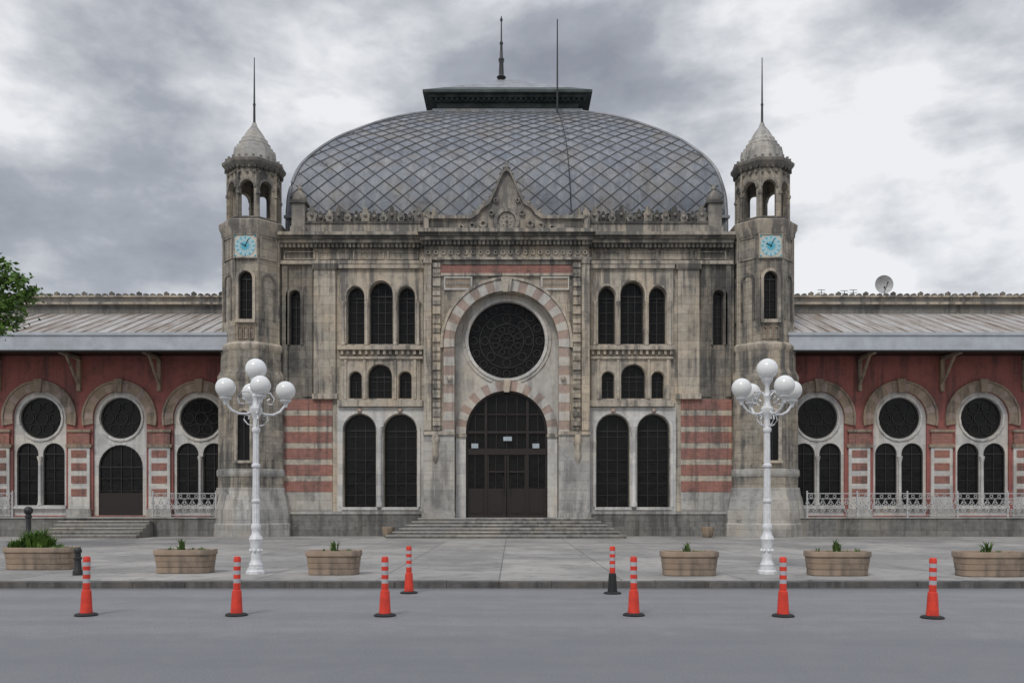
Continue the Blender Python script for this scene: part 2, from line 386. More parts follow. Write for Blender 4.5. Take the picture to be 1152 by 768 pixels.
    for ya,yb_,d,mt in [(298,294,0.18,STONE2),(279,275,0.20,DARK),(275,271.5,0.32,STONE2),(268,264.5,0.55,STONE2),(271.5,268,0.44,DARK)]:
        t.box(c3-w3/2,c3+w3/2,-d,-0.001,Z(ya),Z(yb_),mt)
    n=34
    for i in range(n):
        x=c3-w3/2+0.1+i*(w3-0.2)/(n-1); t.box(x-0.055,x+0.055,-0.26,-0.002,Z(280),Z(275.2),DARK)
    for i in range(4):
        x0=c3-w3/2+0.15+i*(w3-0.3)/4; x1=x0+(w3-0.3)/4-0.15
        t.strip([(x0,Z(292)),(x1,Z(292)),(x1,Z(283)),(x0,Z(283))],[(x0+.07,Z(291)),(x1-.07,Z(291)),(x1-.07,Z(284)),(x0+.07,Z(284))],-0.06,-0.001,STONE2,True)
    part(t,'side_bay_trim')
    p=Mesh()
    yb0=-0.35
    c3,w3=C(330,478)
    p.box(c3-w3/2,c3+w3/2,yb0,yb0+0.35,Z(264.5)+0.002,Z(252,-.3),STONE2)
    p.box(c3-w3/2,c3+w3/2,yb0-0.05,yb0+0.40,Z(252,-.3),Z(249.5,-.3),DARK)
    nn=13
    for i in range(nn):
        x=hx(352)+ (hx(472)-hx(352))*i/(nn-1); zb=Z(249.5,-.3)
        big=(i%3==0); sc_=1.3*random.uniform(.92,1.05) if big else random.uniform(.85,1.05)
        base=[(-0.17,0),(-0.15,0.12),(-0.21,0.2),(-0.2,0.33),(-0.1,0.38),(-0.09,0.46),(-0.05,0.56),(0,0.6)]
        poly=[(x+a_*sc_,zb+b_*sc_) for a_,b_ in base]+[(x-a_*sc_,zb+b_*sc_) for a_,b_ in reversed(base[:-1])]
        p.prism(poly,yb0+0.08,yb0+0.24,DARK if i%2 else STONE2)
        p.sphere(x,yb0+0.06,zb+0.26*sc_,0.09,STONE2,8)
        for q in (-1,1): p.ring(x+q*0.2,zb+0.36*sc_,0.04,0.09,0,360,6,yb0+0.1,yb0+0.2,[DARK],1)
        if i<nn-1:
            x2=hx(352)+(hx(472)-hx(352))*(i+0.5)/(nn-1)
            p.ring(x2,zb+0.02,0.10,0.17,0,180,4,yb0+0.1,yb0+0.22,[DARK])
    cx,ww=C(329,347); z0=Z(264.5)+0.003
    p.box(cx-0.36,cx+0.36,-0.5,0.22,z0,z0+0.25,STONE2)
    p.box(cx-0.30,cx+0.30,-0.44,0.16,z0+0.25,z0+1.35,STONE2)
    p.box(cx-0.38,cx+0.38,-0.52,0.24,z0+1.35,z0+1.48,DARK)
    p.lathe(cx,-0.14,[(0.32,z0+1.48),(0.34,z0+1.6),(0.24,z0+1.85),(0.10,z0+2.0),(0.13,z0+2.1),(0.08,z0+2.2),(0.01,z0+2.35)],12,STONE2)
    part(p,'parapet_cresting')

# ---- centre risalit
R=58/24.; zc=Z(388)
cw=Mesh()
xl,xr=(478-570)/24.,(662-570)/24.
yf=-0.42
bigarch=[(-R,0.1)]+[(R*math.cos(pi-pi*i/28),zc+R*math.sin(pi-pi*i/28)) for i in range(29)]+[(R,0.1)]
outer=[(xl,0.1)]+bigarch+[(xr,0.1),(xr,ZT),(xl,ZT)]
cw.prism(outer,yf,0.1,STONE)
part(cw,'portal_wall')
rw=Mesh()
yr=0.12
ro=44/24.; zo=Z(382); rd=46/24.; zd=Z(485)
door=[(-rd,ZF)]+[(rd*math.cos(pi-pi*i/24),zd+rd*math.sin(pi-pi*i/24)) for i in range(25)]+[(rd,ZF)]
rw.slab(rect(-R-0.2,R+0.2,0.12,zc+R+0.2),[circ(0,zo,ro),[(a,b+0.0) for a,b in door]],yr,yr+0.45,PLAST)
part(rw,'portal_recess_wall')
tr=Mesh()
tr.ring(0,zc,R-0.0,70/24.,-4,184,23,yf-0.08,yf-0.001,[PLAST,PINK],3)
tr.ring(0,zc,70.5/24.,73.5/24.,-4,184,20,yf-0.13,yf-0.001,[STONE2],3)
zz=zc-0.22; i=0
while zz>Z(488):
    z2=max(zz-0.42,Z(488))
    for s in (-1,1):
        tr.box(s*(R+0.002),s*70/24.,yf-(0.08 if i%2 else 0.068),yf-0.001,z2,zz,PLAST if i%2 else PINK)
    zz=z2;i+=1
tr.ring(0,zo,ro-0.03,ro+0.11,0,360,24,yr-0.10,yr+0.3,[MARBLE],2)
tr.ring(0,zo,ro+0.115,ro+0.26,0,360,36,yr-0.05,yr-0.001,[PLAST],2)
tr.ring(0,zd,rd,57/24.,-3,183,21,yr-0.09,yr-0.001,[PLAST,PINK],2)
for s in (-1,1):
    tr.box(s*rd,s*57/24.,yr-0.12,yr+0.1,ZF,zd-0.13,MARBLE)
    tr.box(s*(rd-0.03),s*(57/24.+.02),yr-0.2,yr-0.001,zd-0.27,zd-0.13,STONE2)
    tr.box(s*(512-570)/24.*-1,s*92.2/24.,yf-0.10,yf-0.001,Z(576),Z(488),GREYM)
    tr.box(s*57.5/24.,s*93/24.,yf-0.18,yf-0.001,Z(490),Z(486),STONE2)
    tr.box(s*57.0/24.,s*94/24.,yf-0.20,yf-0.002,0.12,Z(576),GREYM)
    xo_=s*79/24.
    tr.lathe(xo_,yf-0.1,[(0.02,Z(522)),(0.12,Z(517)),(0.17,Z(510)),(0.12,Z(505)),(0.16,Z(500)),(0.2,Z(494)),(0.15,Z(490))],10,STONE2)
    z=Z(485); k=0
    while z<Z(302):
        d=0.16 if k%2 else 0.10
        tr.box(s*73.5/24.+s*0.001,s*82/24.,yf-d,yf-0.001,z,z+0.20,STONE2 if k%3 else TOWER); z+=0.215;k+=1
    tr.box(s*83.5/24.,s*92.1/24.,yf-0.14,yf-0.001,Z(485),Z(300),STONE)
    tr.box(s*83/24.,s*92.6/24.,yf-0.2,yf-0.001,Z(300),Z(294),STONE2)
    tr.box(s*40/24.,s*68/24.,yf-0.05,yf-0.001,Z(327),Z(316),TAN)
    tr.strip([(s*38/24.,Z(329)),(s*69.5/24.,Z(329)),(s*69.5/24.,Z(314)),(s*38/24.,Z(314))],[(s*40/24.,Z(327)),(s*68/24.,Z(327)),(s*68/24.,Z(316)),(s*40/24.,Z(316))],yf-0.09,yf-0.001,PLAST,True)
    for i in range(9):
        x=s*(42+i*3)/24.; tr.ring(x,Z(321.5),0.03,0.055,0,360,6,yf-0.07,yf-0.05,[PLAST],1)
    tr.sphere(s*63/24.,yf-0.15,Z(428),0.13,STONE2,10)
tr.box(-72/24.,72/24.,yf-0.11,yf-0.001,Z(301),Z(296),DARK)
tr.box(-79/24.,79/24.,yf-0.07,yf-0.001,Z(310.5),Z(301),BRICK)
tr.box(-79/24.,79/24.,yf-0.12,yf-0.001,Z(313.5),Z(310.6),STONE2)
tr.prism([(-0.16,Z(332)),(0.16,Z(332)),(0.26,Z(316)),(-0.26,Z(316))],yf-0.26,yf-0.1,STONE2)
tr.prism([(-0.12,Z(441)),(0.12,Z(441)),(0.2,Z(427)),(-0.2,Z(427))],yr-0.2,yr-0.1,STONE2)
xl2,xr2=xl-0.02,xr+0.02
for ya,yb_,d,mt in [(296,293.5,0.2,STONE2),(279,275,0.22,DARK),(275,271.5,0.34,STONE2),(271.5,268,0.46,DARK),(268,264,0.58,STONE2)]:
    tr.box(xl2-d*0.4,xr2+d*0.4,yf-d+0.02,yf+0.3,Z(ya)+0.003,Z(yb_)+0.003,mt)
for i in range(40):
    x=xl+0.1+i*(xr-xl-0.2)/39; tr.box(x-0.055,x+0.055,yf-0.27,yf-0.001,Z(280),Z(275.2),DARK)
for i in range(22):
    x=xl+0.2+i*(xr-xl-0.4)/21; tr.ring(x,Z(287),0.05,0.12,0,360,8,yf-0.05,yf-0.001,[STONE2],1)
part(tr,'portal_trim')
pd=Mesh(); yp=yf-0.22
def P(px,py): return ((px-570)/24.*0.985,Z(py,yp)+0.0)
half=[(478,266),(478,243),(528,243),(536,238),(540,232),(550,226),(554,218),(558,210),(562,200),(566,192)]
poly=[P(*q) for q in half]+[P(570,189)]+[P(1140-a,b_) for a,b_ in reversed(half)]
pd.prism(poly,yp,yp+0.5,STONE2)
ctr=(0,Z(249,yp))
topo=poly[1:-1]
inn=[(x*0.94,z-0.16) for x,z in topo]
pd.strip(topo,inn,yp-0.14,yp-0.001,STONE2)
pd.ring(0,ctr[1],0.42,0.58,0,360,20,yp-0.12,yp-0.001,[STONE2],2)
pd.prism(circ(0,ctr[1],0.40,24),yp-0.05,yp-0.001,STONE2)
for k in range(8):
    a=k*pi/4; pd.sphere(0.22*math.cos(a),yp-0.03,ctr[1]+0.22*math.sin(a),0.06,STONE2,8)
pd.sphere(0,yp-0.04,ctr[1],0.09,STONE2,8)
for s in (-1,1):
    for k,(px,py,r_) in enumerate([(544,252,.2),(532,254,.16),(520,256,.13),(553,240,.14),(558,226,.11)]):
        x=(px-570)/24.*-s; pd.ring(x,Z(py,yp),r_*0.45,r_,0,360,10,yp-0.1,yp-0.001,[STONE2],1)
    pd.box(s*86/24.,s*92/24.,yp-0.1,yp-0.001,Z(264,yp),Z(245,yp),STONE2)
    pd.box(s*64/24.,s*84/24.,yp-0.05,yp-0.001,Z(261,yp),Z(249,yp),DARK)
    for px in (482,490,):
        x=(570-px)/24.*s; zb=Z(243,yp)
        pd.prism([(x-0.16,zb),(x-0.2,zb+0.18),(x-0.08,zb+0.3),(x,zb+0.46),(x+0.08,zb+0.3),(x+0.2,zb+0.18),(x+0.16,zb)],yp+0.1,yp+0.3,STONE2)
    for px,py in ((533,239),(545,229),(552,222),(556,214),(560,205),(564,196)):
        x=(570-px)/24.*s*.985; pd.sphere(x,yp+.1,Z(py,yp)+.06,0.1,STONE2,8)
pd.lathe(0,yp+0.25,[(0.14,Z(190,yp)),(0.2,Z(187,yp)),(0.1,Z(184,yp)),(0.02,Z(178,yp))],10,STONE2)
part(pd,'pediment')
gz=Mesh(); yg=yr+0.25
gz.sheet(circ(0,zo,ro+0.03),yg,GLASS)
for r_ in (0.35,0.8,1.28):
    gz.ring(0,zo,r_-0.02,r_+0.02,0,360,32,yg-0.06,yg-0.003,[FRAME],1)
for k in range(16):
    a=k*pi/8+pi/16
    d=Vector((math.cos(a),0,math.sin(a))); o=Vector((0,yg-0.03,zo))
    gz.tube([o+d*0.35,o+d*(ro-0.01)],0.018,4,FRAME)
for k in range(8):
    a=k*pi/4; gz.ring(1.04*math.cos(a),zo+1.04*math.sin(a),0.17,0.205,0,360,12,yg-0.05,yg-0.003,[FRAME],1)
    gz.ring(0.57*math.cos(a+pi/8),zo+0.57*math.sin(a+pi/8),0.12,0.15,0,360,10,yg-0.05,yg-0.003,[FRAME],1)
for k in range(16):
    a=k*pi/8; gz.ring(1.55*math.cos(a),zo+1.55*math.sin(a),0.16,0.195,0,360,10,yg-0.05,yg-0.003,[FRAME],1)
for k in range(8):
    a=k*pi/4; gz.tube([(0,yg-0.04,zo),(0.33*math.cos(a),yg-0.04,zo+0.33*math.sin(a))],0.03,4,FRAME)
part(gz,'rose_window')
dr=Mesh()
dr.sheet([(x*1.01,z) for x,z in door],yg,GLASS)
dr.ring(0,zd,rd-0.11,rd+0.01,0,180,16,yg-0.12,yg-0.002,[WOOD],2)
for s in (-1,1):
    dr.box(s*(rd-0.11),s*rd,yg-0.12,yg-0.002,ZF,zd,WOOD)
    dr.box(s*0.92,s*1.04,yg-0.14,yg-0.003,ZF,zd+1.5,WOOD)
    dr.box(s*0.02,s*0.10,yg-0.12,yg-0.004,ZF,Z(510),WOOD)
    dr.box(s*0.10,s*0.92,yg-0.10,yg-0.004,ZF,Z(549),WOOD)
    dr.box(s*0.22,s*0.80,yg-0.13,yg-0.10,ZF+0.2,Z(553),WOOD)
    dr.box(s*1.04,s*(rd-.1),yg-0.10,yg-0.004,ZF,Z(549),WOOD)
    dr.box(s*1.12,s*(rd-.2),yg-0.13,yg-0.10,ZF+0.2,Z(553),WOOD)
    dr.box(s*0.84,s*0.92,yg-0.10,yg-0.004,Z(549),Z(510),WOOD)
    dr.box(s*0.10,s*0.84,yg-0.09,yg-0.004,Z(531),Z(529),WOOD)
    dr.box(s*0.5,s*0.53,yg-0.08,yg-0.004,Z(549),Z(510),WOOD)
    dr.box(s*1.47,s*1.51,yg-0.08,yg-0.004,Z(549),Z(510),WOOD)
    dr.box(s*0.47,s*0.51,yg-0.08,yg-0.004,Z(505),zd+1.7,WOOD)
    dr.box(s*1.45,s*1.49,yg-0.08,yg-0.004,Z(505),zd+1.1,WOOD)
    dr.tube([(s*0.16,yg-0.2,Z(556)),(s*0.16,yg-0.2,Z(538))],0.018,6,IRON)
dr.box(-rd,rd,yg-0.15,yg-0.0035,Z(511),Z(504),WOOD)
dr.box(-rd,rd,yg-0.13,yg-0.0035,Z(487),Z(484),WOOD)
dr.box(-rd*.9,rd*.9,yg-0.1,yg-0.0035,Z(466),Z(464.5),WOOD)
dr.box(-0.02,0.02,yg-0.1,yg-0.0035,Z(504),zd+rd-.1,WOOD)
for px,py,w_,h_ in ((534,501,.32,.22),(603,501,.32,.22),(571,493,.40,.20)):
    x=(px-570)/24.; dr.box(x-w_/2,x+w_/2,yg-0.19,yg-0.155,Z(py)-h_/2,Z(py)+h_/2,PAPER)
part(dr,'entrance_door')
bd=Mesh()
bd.box(-10.6,10.6,0.56,24,0.1,ZT,DARK)
bd.box(-11.0,11.0,0.3,24.4,ZT+0.002,ZT+0.12,PLINTH)
bd.box(-10.75,10.75,1.6,23.0,ZT+0.12,15.2,DARK)
part(bd,'main_body')
stp=Mesh()
stp.box(-2.4,2.4,-0.55,0.5,0.125,ZF-0.002,STEP)
for i in range(6):
    z1=0.12+(ZF-0.12)*(6-i)/6-0.003; z0=0.12
    stp.box(-(4.0+0.24*i),4.0+0.24*i,-1.3-0.36*i,-0.6+0.0*i-(0.002*i),z0,z1,STEP)
    stp.box(-(4.015+0.24*i),4.015+0.24*i,-1.33-0.36*i,-1.0-0.36*i,z1-0.045,z1+0.002,GREYM)
part(stp,'entrance_steps')

# ---- dome
prof0=[(10.68,14.6),(10.68,15.3),(10.66,16.0),(10.58,16.8),(10.26,18.0),(9.72,18.95),(8.8,20.1),(7.85,21.0),(6.64,22.02),(5.36,22.93),(4.15,23.65)]
def catmull(P_,n=5):
    out=[]
    for i in range(len(P_)-1):
        p0=P_[max(i-1,0)];p1=P_[i];p2=P_[i+1];p3=P_[min(i+2,len(P_)-1)]
        for j in range(n):
            t=j/n
            out.append(tuple(0.5*((2*p1[k])+(-p0[k]+p2[k])*t+(2*p0[k]-5*p1[k]+4*p2[k]-p3[k])*t*t+(-p0[k]+3*p1[k]-3*p2[k]+p3[k])*t**3) for k in range(2)))
    out.append(P_[-1]); return out
prof=catmull(prof0); L=[0]
for i in range(1,len(prof)): L.append(L[-1]+math.dist(prof[i],prof[i-1]))
CY=1.5+10.65
def wz(v):
    for i in range(1,len(L)):
        if v<=L[i]:
            t=(v-L[i-1])/(L[i]-L[i-1]); return tuple(prof[i-1][k]*(1-t)+prof[i][k]*t for k in range(2))
    return prof[-1]
def rotp(x,y,k):
    for _ in range(k): x,y=-y,x
    return x,y
vs=[];fs=[];uvs=[]
for k in range(4):
    for i in range(len(prof)-1):
        for j in range(6):
            q=[]
            for ii,jj in ((i,j),(i,j+1),(i+1,j+1),(i+1,j)):
                w_,z_=prof[ii]; u=-w_+2*w_*jj/6
                x,y=rotp(u,-w_,k); q.append(len(vs)); vs.append((x,y+CY,z_)); uvs.append((u+k*37,L[ii]))
            fs.append(q)
me=bpy.data.meshes.new('dome_shell'); me.from_pydata(vs,[],fs)
ul=me.uv_layers.new(name='UVMap')
for p_ in me.polygons:
    p_.use_smooth=False
    for li,vi in zip(p_.loop_indices,p_.vertices): ul.data[li].uv=uvs[vi]
me.materials.append(LEAD)
bm=bmesh.new(); bm.from_mesh(me); bmesh.ops.remove_doubles(bm,verts=bm.verts,dist=0.0005)
bmesh.ops.recalc_face_normals(bm,faces=bm.faces); bm.to_mesh(me); bm.free()
for p_ in me.polygons: p_.use_smooth=True
me.set_sharp_from_angle(angle=math.radians(40))
ob=bpy.data.objects.new('dome_shell',me); sc.collection.objects.link(ob); ob.parent=ST
rb=Mesh(); Ltot=L[-1]
for k in range(4):
    for sgn in (-1,1):
        c=-40
        while c<40:
            c+=1
            run=[]
            for a in range(61):
                v=0.9+(Ltot-0.9)*a/60.; u=(c-sgn*v/TB)*TA
                w_,z_=wz(v)
                if abs(u)<=w_: run.append((u,-w_,z_))
            if len(run)>1:
                o=[]
                for (u,y,z) in run:
                    x1,y1=rotp(u-0.02,y-0.012,k); x2,y2=rotp(u,y-0.045,k); x3,y3=rotp(u+0.02,y-0.012,k)
                    o+=[(x1,y1+CY,z+0.0),(x2,y2+CY,z+0.03),(x3,y3+CY,z+0.0)]
                ff=[]
                for i in range(len(run)-1):
                    ff+=[(3*i,3*i+1,3*i+4,3*i+3),(3*i+1,3*i+2,3*i+5,3*i+4)]
                rb.add(o,ff,SEAM)
    hip=[]
    for w_,z_ in prof:
        x,y=rotp(-w_,-w_,k); hip.append((x,y+CY,z_+0.02))
    rb.tube(hip,0.085,6,SEAM)
for i in range(48):
    x=-10.4+i*20.8/47; rb.box(x-0.03,x+0.03,CY-10.76,CY-10.68,14.6,15.45,SEAM)
rb.box(-10.8,10.8,CY-10.85,CY-10.69,15.45,15.58,SEAM)
part(rb,'dome_seams')
tp=Mesh()
def sq(hw,z0,z1,mat): tp.box(-hw,hw,CY-hw,CY+hw,z0,z1,mat)
sq(4.22,23.45,23.8,LEAD); sq(4.0,23.8,24.22,GREENCU); sq(4.2,24.22,24.36,GREENCU); sq(4.45,24.36,24.5,GREENCU)
sq(4.72,24.5,24.64,GREENCU)
def frust(h0,z0,h1,z1,mat):
    tp.add([(-h0,CY-h0,z0),(h0,CY-h0,z0),(h0,CY+h0,z0),(-h0,CY+h0,z0),(-h1,CY-h1,z1),(h1,CY-h1,z1),(h1,CY+h1,z1),(-h1,CY+h1,z1)],
       [(0,1,5,4),(1,2,6,5),(2,3,7,6),(3,0,4,7),(4,5,6,7)],mat)
frust(4.72,24.64,3.6,25.3,GREENCU); frust(3.6,25.3,0.35,27.35,SEAM)
for i in range(30):
    x=-4.3+i*8.6/29; tp.box(x-0.05,x+0.05,CY-4.38,CY-4.15,24.23,24.35,GREENCU)
zt=1.6+(567-18)*(40+CY)/960.
tp.lathe(-0.4,CY,[(0.62,26.95),(0.5,27.3),(0.2,27.4),(0.16,27.5),(0.3,27.65),(0.16,27.8),(0.13,28.5),(0.19,28.75),(0.1,28.9),(0.07,29.6),(0.12,29.75),(0.05,29.9),(0.035,zt-0.4),(0.09,zt-0.25),(0.01,zt)],10,SPIRE)
xx=X(627,CY-4.75)
tp.tube([(xx,CY-4.75,23.1),(xx,CY-4.75,Z(22,CY-4.75))],[0.06,0.035],6,SPIRE)
pth=[]
for a in range(30):
    v=Ltot-a*Ltot*0.9/29; w_,z_=wz(v); pth.append((xx+0.012*a,CY-w_-0.07,z_+0.05))
tp.tube(pth,0.02,4,IRON)
part(tp,'dome_crown')

# ---- towers
def tower(cx,name):
    T=Mesh(); cy=0.3; ty=-1.0
    def z(py): return Z(py,ty)
    def zz_(py): return Z(py,0.3)
    T.octa(cx,cy,[(1.86,0.12),(1.86,z(590)),(1.80,z(588)),(1.80,z(574)),(1.74,z(571)),(1.66,z(560)),(1.60,z(556)),(1.56,z(548))],GREYM)
    T.octa(cx,cy,[(1.50,z(548)),(1.48,z(424))],TOWER)
    T.octa(cx,cy,[(1.49,z(428)),(1.53,z(425)),(1.53,z(421)),(1.46,z(418)),(1.41,z(415))],TOWER)
    T.octa(cx,cy,[(1.52,z(536)),(1.56,z(534)),(1.56,z(529)),(1.52,z(527))],GREYM)
    T.octa(cx,cy,[(1.40,z(415)),(1.38,z(394))],TOWER)
    T.octa(cx,cy,[(1.38,z(394)),(1.45,z(391)),(1.45,z(387)),(1.34,z(384))],STONE2)
    a=1.30
    def facex(k,a=a):
        ang=k*pi/4
        def f(x,y,zz):
            yy=y-a; return (cx+x*math.cos(ang)-yy*math.sin(ang), cy+x*math.sin(ang)+yy*math.cos(ang), zz)
        return f
    fw=a*math.tan(pi/8)
    for k in range(8):
        T.xf=facex(k)
        holes=[arch(0,0.62,z(359),z(305),1.1)] if k in (0,) else []
        T.slab(rect(-fw,fw,z(385),z(258)),holes,0,0.3,TOWER)
        if k in (0,1,7,2,6):
            if k==0:
                window(T,0,0.62,z(359),z(305),0.2,1.1,1,0.45)
                T.strip(arch(0,0.62,z(359),z(305),1.1,grow=0.14,gb=0),arch(0,0.62,z(359),z(305),1.1,grow=0.01,gb=0),-0.07,-0.001,STONE2)
                T.box(-0.45,0.45,-0.14,-0.001,z(363),z(359.3),STONE2)
                for i in range(3):
                    x=-0.27+i*0.27; T.strip([(x-.11,z(381)),(x+.11,z(381)),(x+.11,z(367)),(x-.11,z(367))],[(x-.07,z(380)),(x+.07,z(380)),(x+.07,z(368)),(x-.07,z(368))],-0.05,-0.001,TAN,True)
                zc_=z(277); h_=0.51
                T.box(-h_,h_,-0.06,-0.001,zc_-h_,zc_+h_,CLOCKW)
                T.strip(rect(-h_-.05,h_+.05,zc_-h_-.05,zc_+h_+.05),rect(-h_,h_,zc_-h_,zc_+h_),-0.11,-0.001,STONE2,True)
                T.prism(circ(0,zc_,0.46,28),-0.075,-0.061,CLOCKF)
                star=[]
                for i in range(24):
                    r_=0.27 if i%2 else 0.13
                    star.append((r_*math.cos(i*pi/12),zc_+r_*math.sin(i*pi/12)))
                T.prism(star,-0.085,-0.0755,CLOCKB)
                for i in range(12):
                    an=i*pi/6; c_,s_=math.cos(an),math.sin(an)
                    q=[(0.33,-0.022),(0.44,-0.03),(0.44,0.03),(0.33,0.022)]
                    T.prism([(p_*c_-r_*s_,zc_+p_*s_+r_*c_) for p_,r_ in q],-0.084,-0.0755,CLOCKB)
                for an,l_,wd in ((math.radians(65),0.36,0.018),(math.radians(150),0.24,0.025)):
                    c_,s_=math.cos(an),math.sin(an)
                    T.prism([(p_*c_-r_*s_,zc_+p_*s_+r_*c_) for p_,r_ in [(-.05,-wd),(l_,-wd*.5),(l_,wd*.5),(-.05,wd)]],-0.10,-0.088,IRON)
                for i in (-1,1):
                    for j in (-1,1): T.sphere(i*0.45,-0.06,zc_+j*0.45,0.045,CLOCKB,8)
            else:
                T.strip(arch(0,0.5,z(359),z(308),1.1,grow=0.1,gb=0),arch(0,0.5,z(359),z(308),1.1,grow=0.0,gb=0),-0.05,-0.001,DARK)
                T.strip(rect(-.42,.42,z(290),z(265)),rect(-.36,.36,z(289),z(266)),-0.05,-0.001,STONE2,True)
        T.box(-fw-0.02,-fw+0.06,-0.035,0.1,z(384),z(259),TOWER)
    T.xf=None
    zz0,zz1=z(518),z(462); yfw=cy-1.50
    T.sheet(arch(0+cx,0.60,zz0,zz1,1),yfw-0.012,GLASS)
    T.strip(arch(cx,0.60,zz0,zz1,1,grow=0.12,gb=0),arch(cx,0.60,zz0,zz1,1,grow=-0.02,gb=0),yfw-0.13,yfw-0.0,STONE2)
    T.box(cx-.02,cx+.02,yfw-.05,yfw-.013,zz0,zz1,FRAME)
    T.box(cx-.45,cx+.45,yfw-.2,yfw-.0,zz0-.12,zz0-.002,STONE2)
    T.octa(cx,cy,[(1.32,z(264)),(1.38,z(261)),(1.38,z(258)),(1.46,z(254)),(1.48,z(248)),(1.42,z(246.5)),(1.34,z(246))],STONE2)
    T.octa(cx,cy,[(1.24,z(246)),(1.24,z(243))],DARK)
    a2=1.10
    fw=a2*math.tan(pi/8)
    for k in range(8):
        T.xf=facex(k,a2)
        ow=0.62
        T.prism([(-fw,z(243)),(-ow/2,z(243))]+arch(0,ow,z(236),z(200),1.1)[1:-1]+[(ow/2,z(243)),(fw,z(243)),(fw,z(184)),(-fw,z(184))],0,0.2,TOWER)
        T.strip(arch(0,ow,z(236),z(200),1.1,grow=0.10,gb=0)[1:-1],arch(0,ow,z(236),z(200),1.1,grow=0.0,gb=0)[1:-1],-0.06,-0.001,STONE2)
        T.box(-fw-0.01,-fw+0.08,-0.07,0.1,z(243),z(186),TOWER)
        T.box(-fw-0.04,-fw+0.12,-0.10,0.1,z(216),z(213),STONE2)
        T.box(-ow/2,ow/2,0.05,0.15,z(243),z(240.5),STONE2)
        for i in range(3):
            x=-0.33+i*0.33; T.sphere(x,-0.04,z(191),0.07,STONE2,8)
        for i in range(4):
            x=-0.4+i*0.27; T.box(x-.05,x+.05,-.16,-.001,z(187),z(183.5),DARK)
    T.xf=None
    T.octa(cx,cy,[(1.14,z(186)),(1.20,z(185)),(1.24,z(183)),(1.34,z(180)),(1.36,z(177)),(1.30,z(175.5)),(1.14,z(175))],STONE2)
    for k in range(24):
        an=k*pi/12; T.box(cx+1.27*math.cos(an)-.05,cx+1.27*math.cos(an)+.05,cy+1.27*math.sin(an)-.05,cy+1.27*math.sin(an)+.05,z(176),z(172.5),STONE2)
    q=zz_
    T.lathe(cx,cy,[(1.08,z(176)),(1.02,q(175)),(0.99,q(172)),(0.90,q(171)),(0.88,q(168.5)),(0.78,q(167)),(0.76,q(164)),(0.66,q(162)),(0.63,q(159)),(0.52,q(156.5)),(0.46,q(153.5)),(0.34,q(149)),(0.24,q(146)),(0.15,q(143)),(0.10,q(139))],16,GREYM,flute=0.07)
    T.lathe(cx,cy,[(0.10,q(142)),(0.06,q(137)),(0.05,q(120)),(0.07,q(118)),(0.045,q(116)),(0.02,q(65))],8,SPIRE)
    T.build(name,ST,30)
tower((282.5-570)/24.*0.995,'clock_tower')
tower((861.5-570)/24.*0.993,'clock_tower')

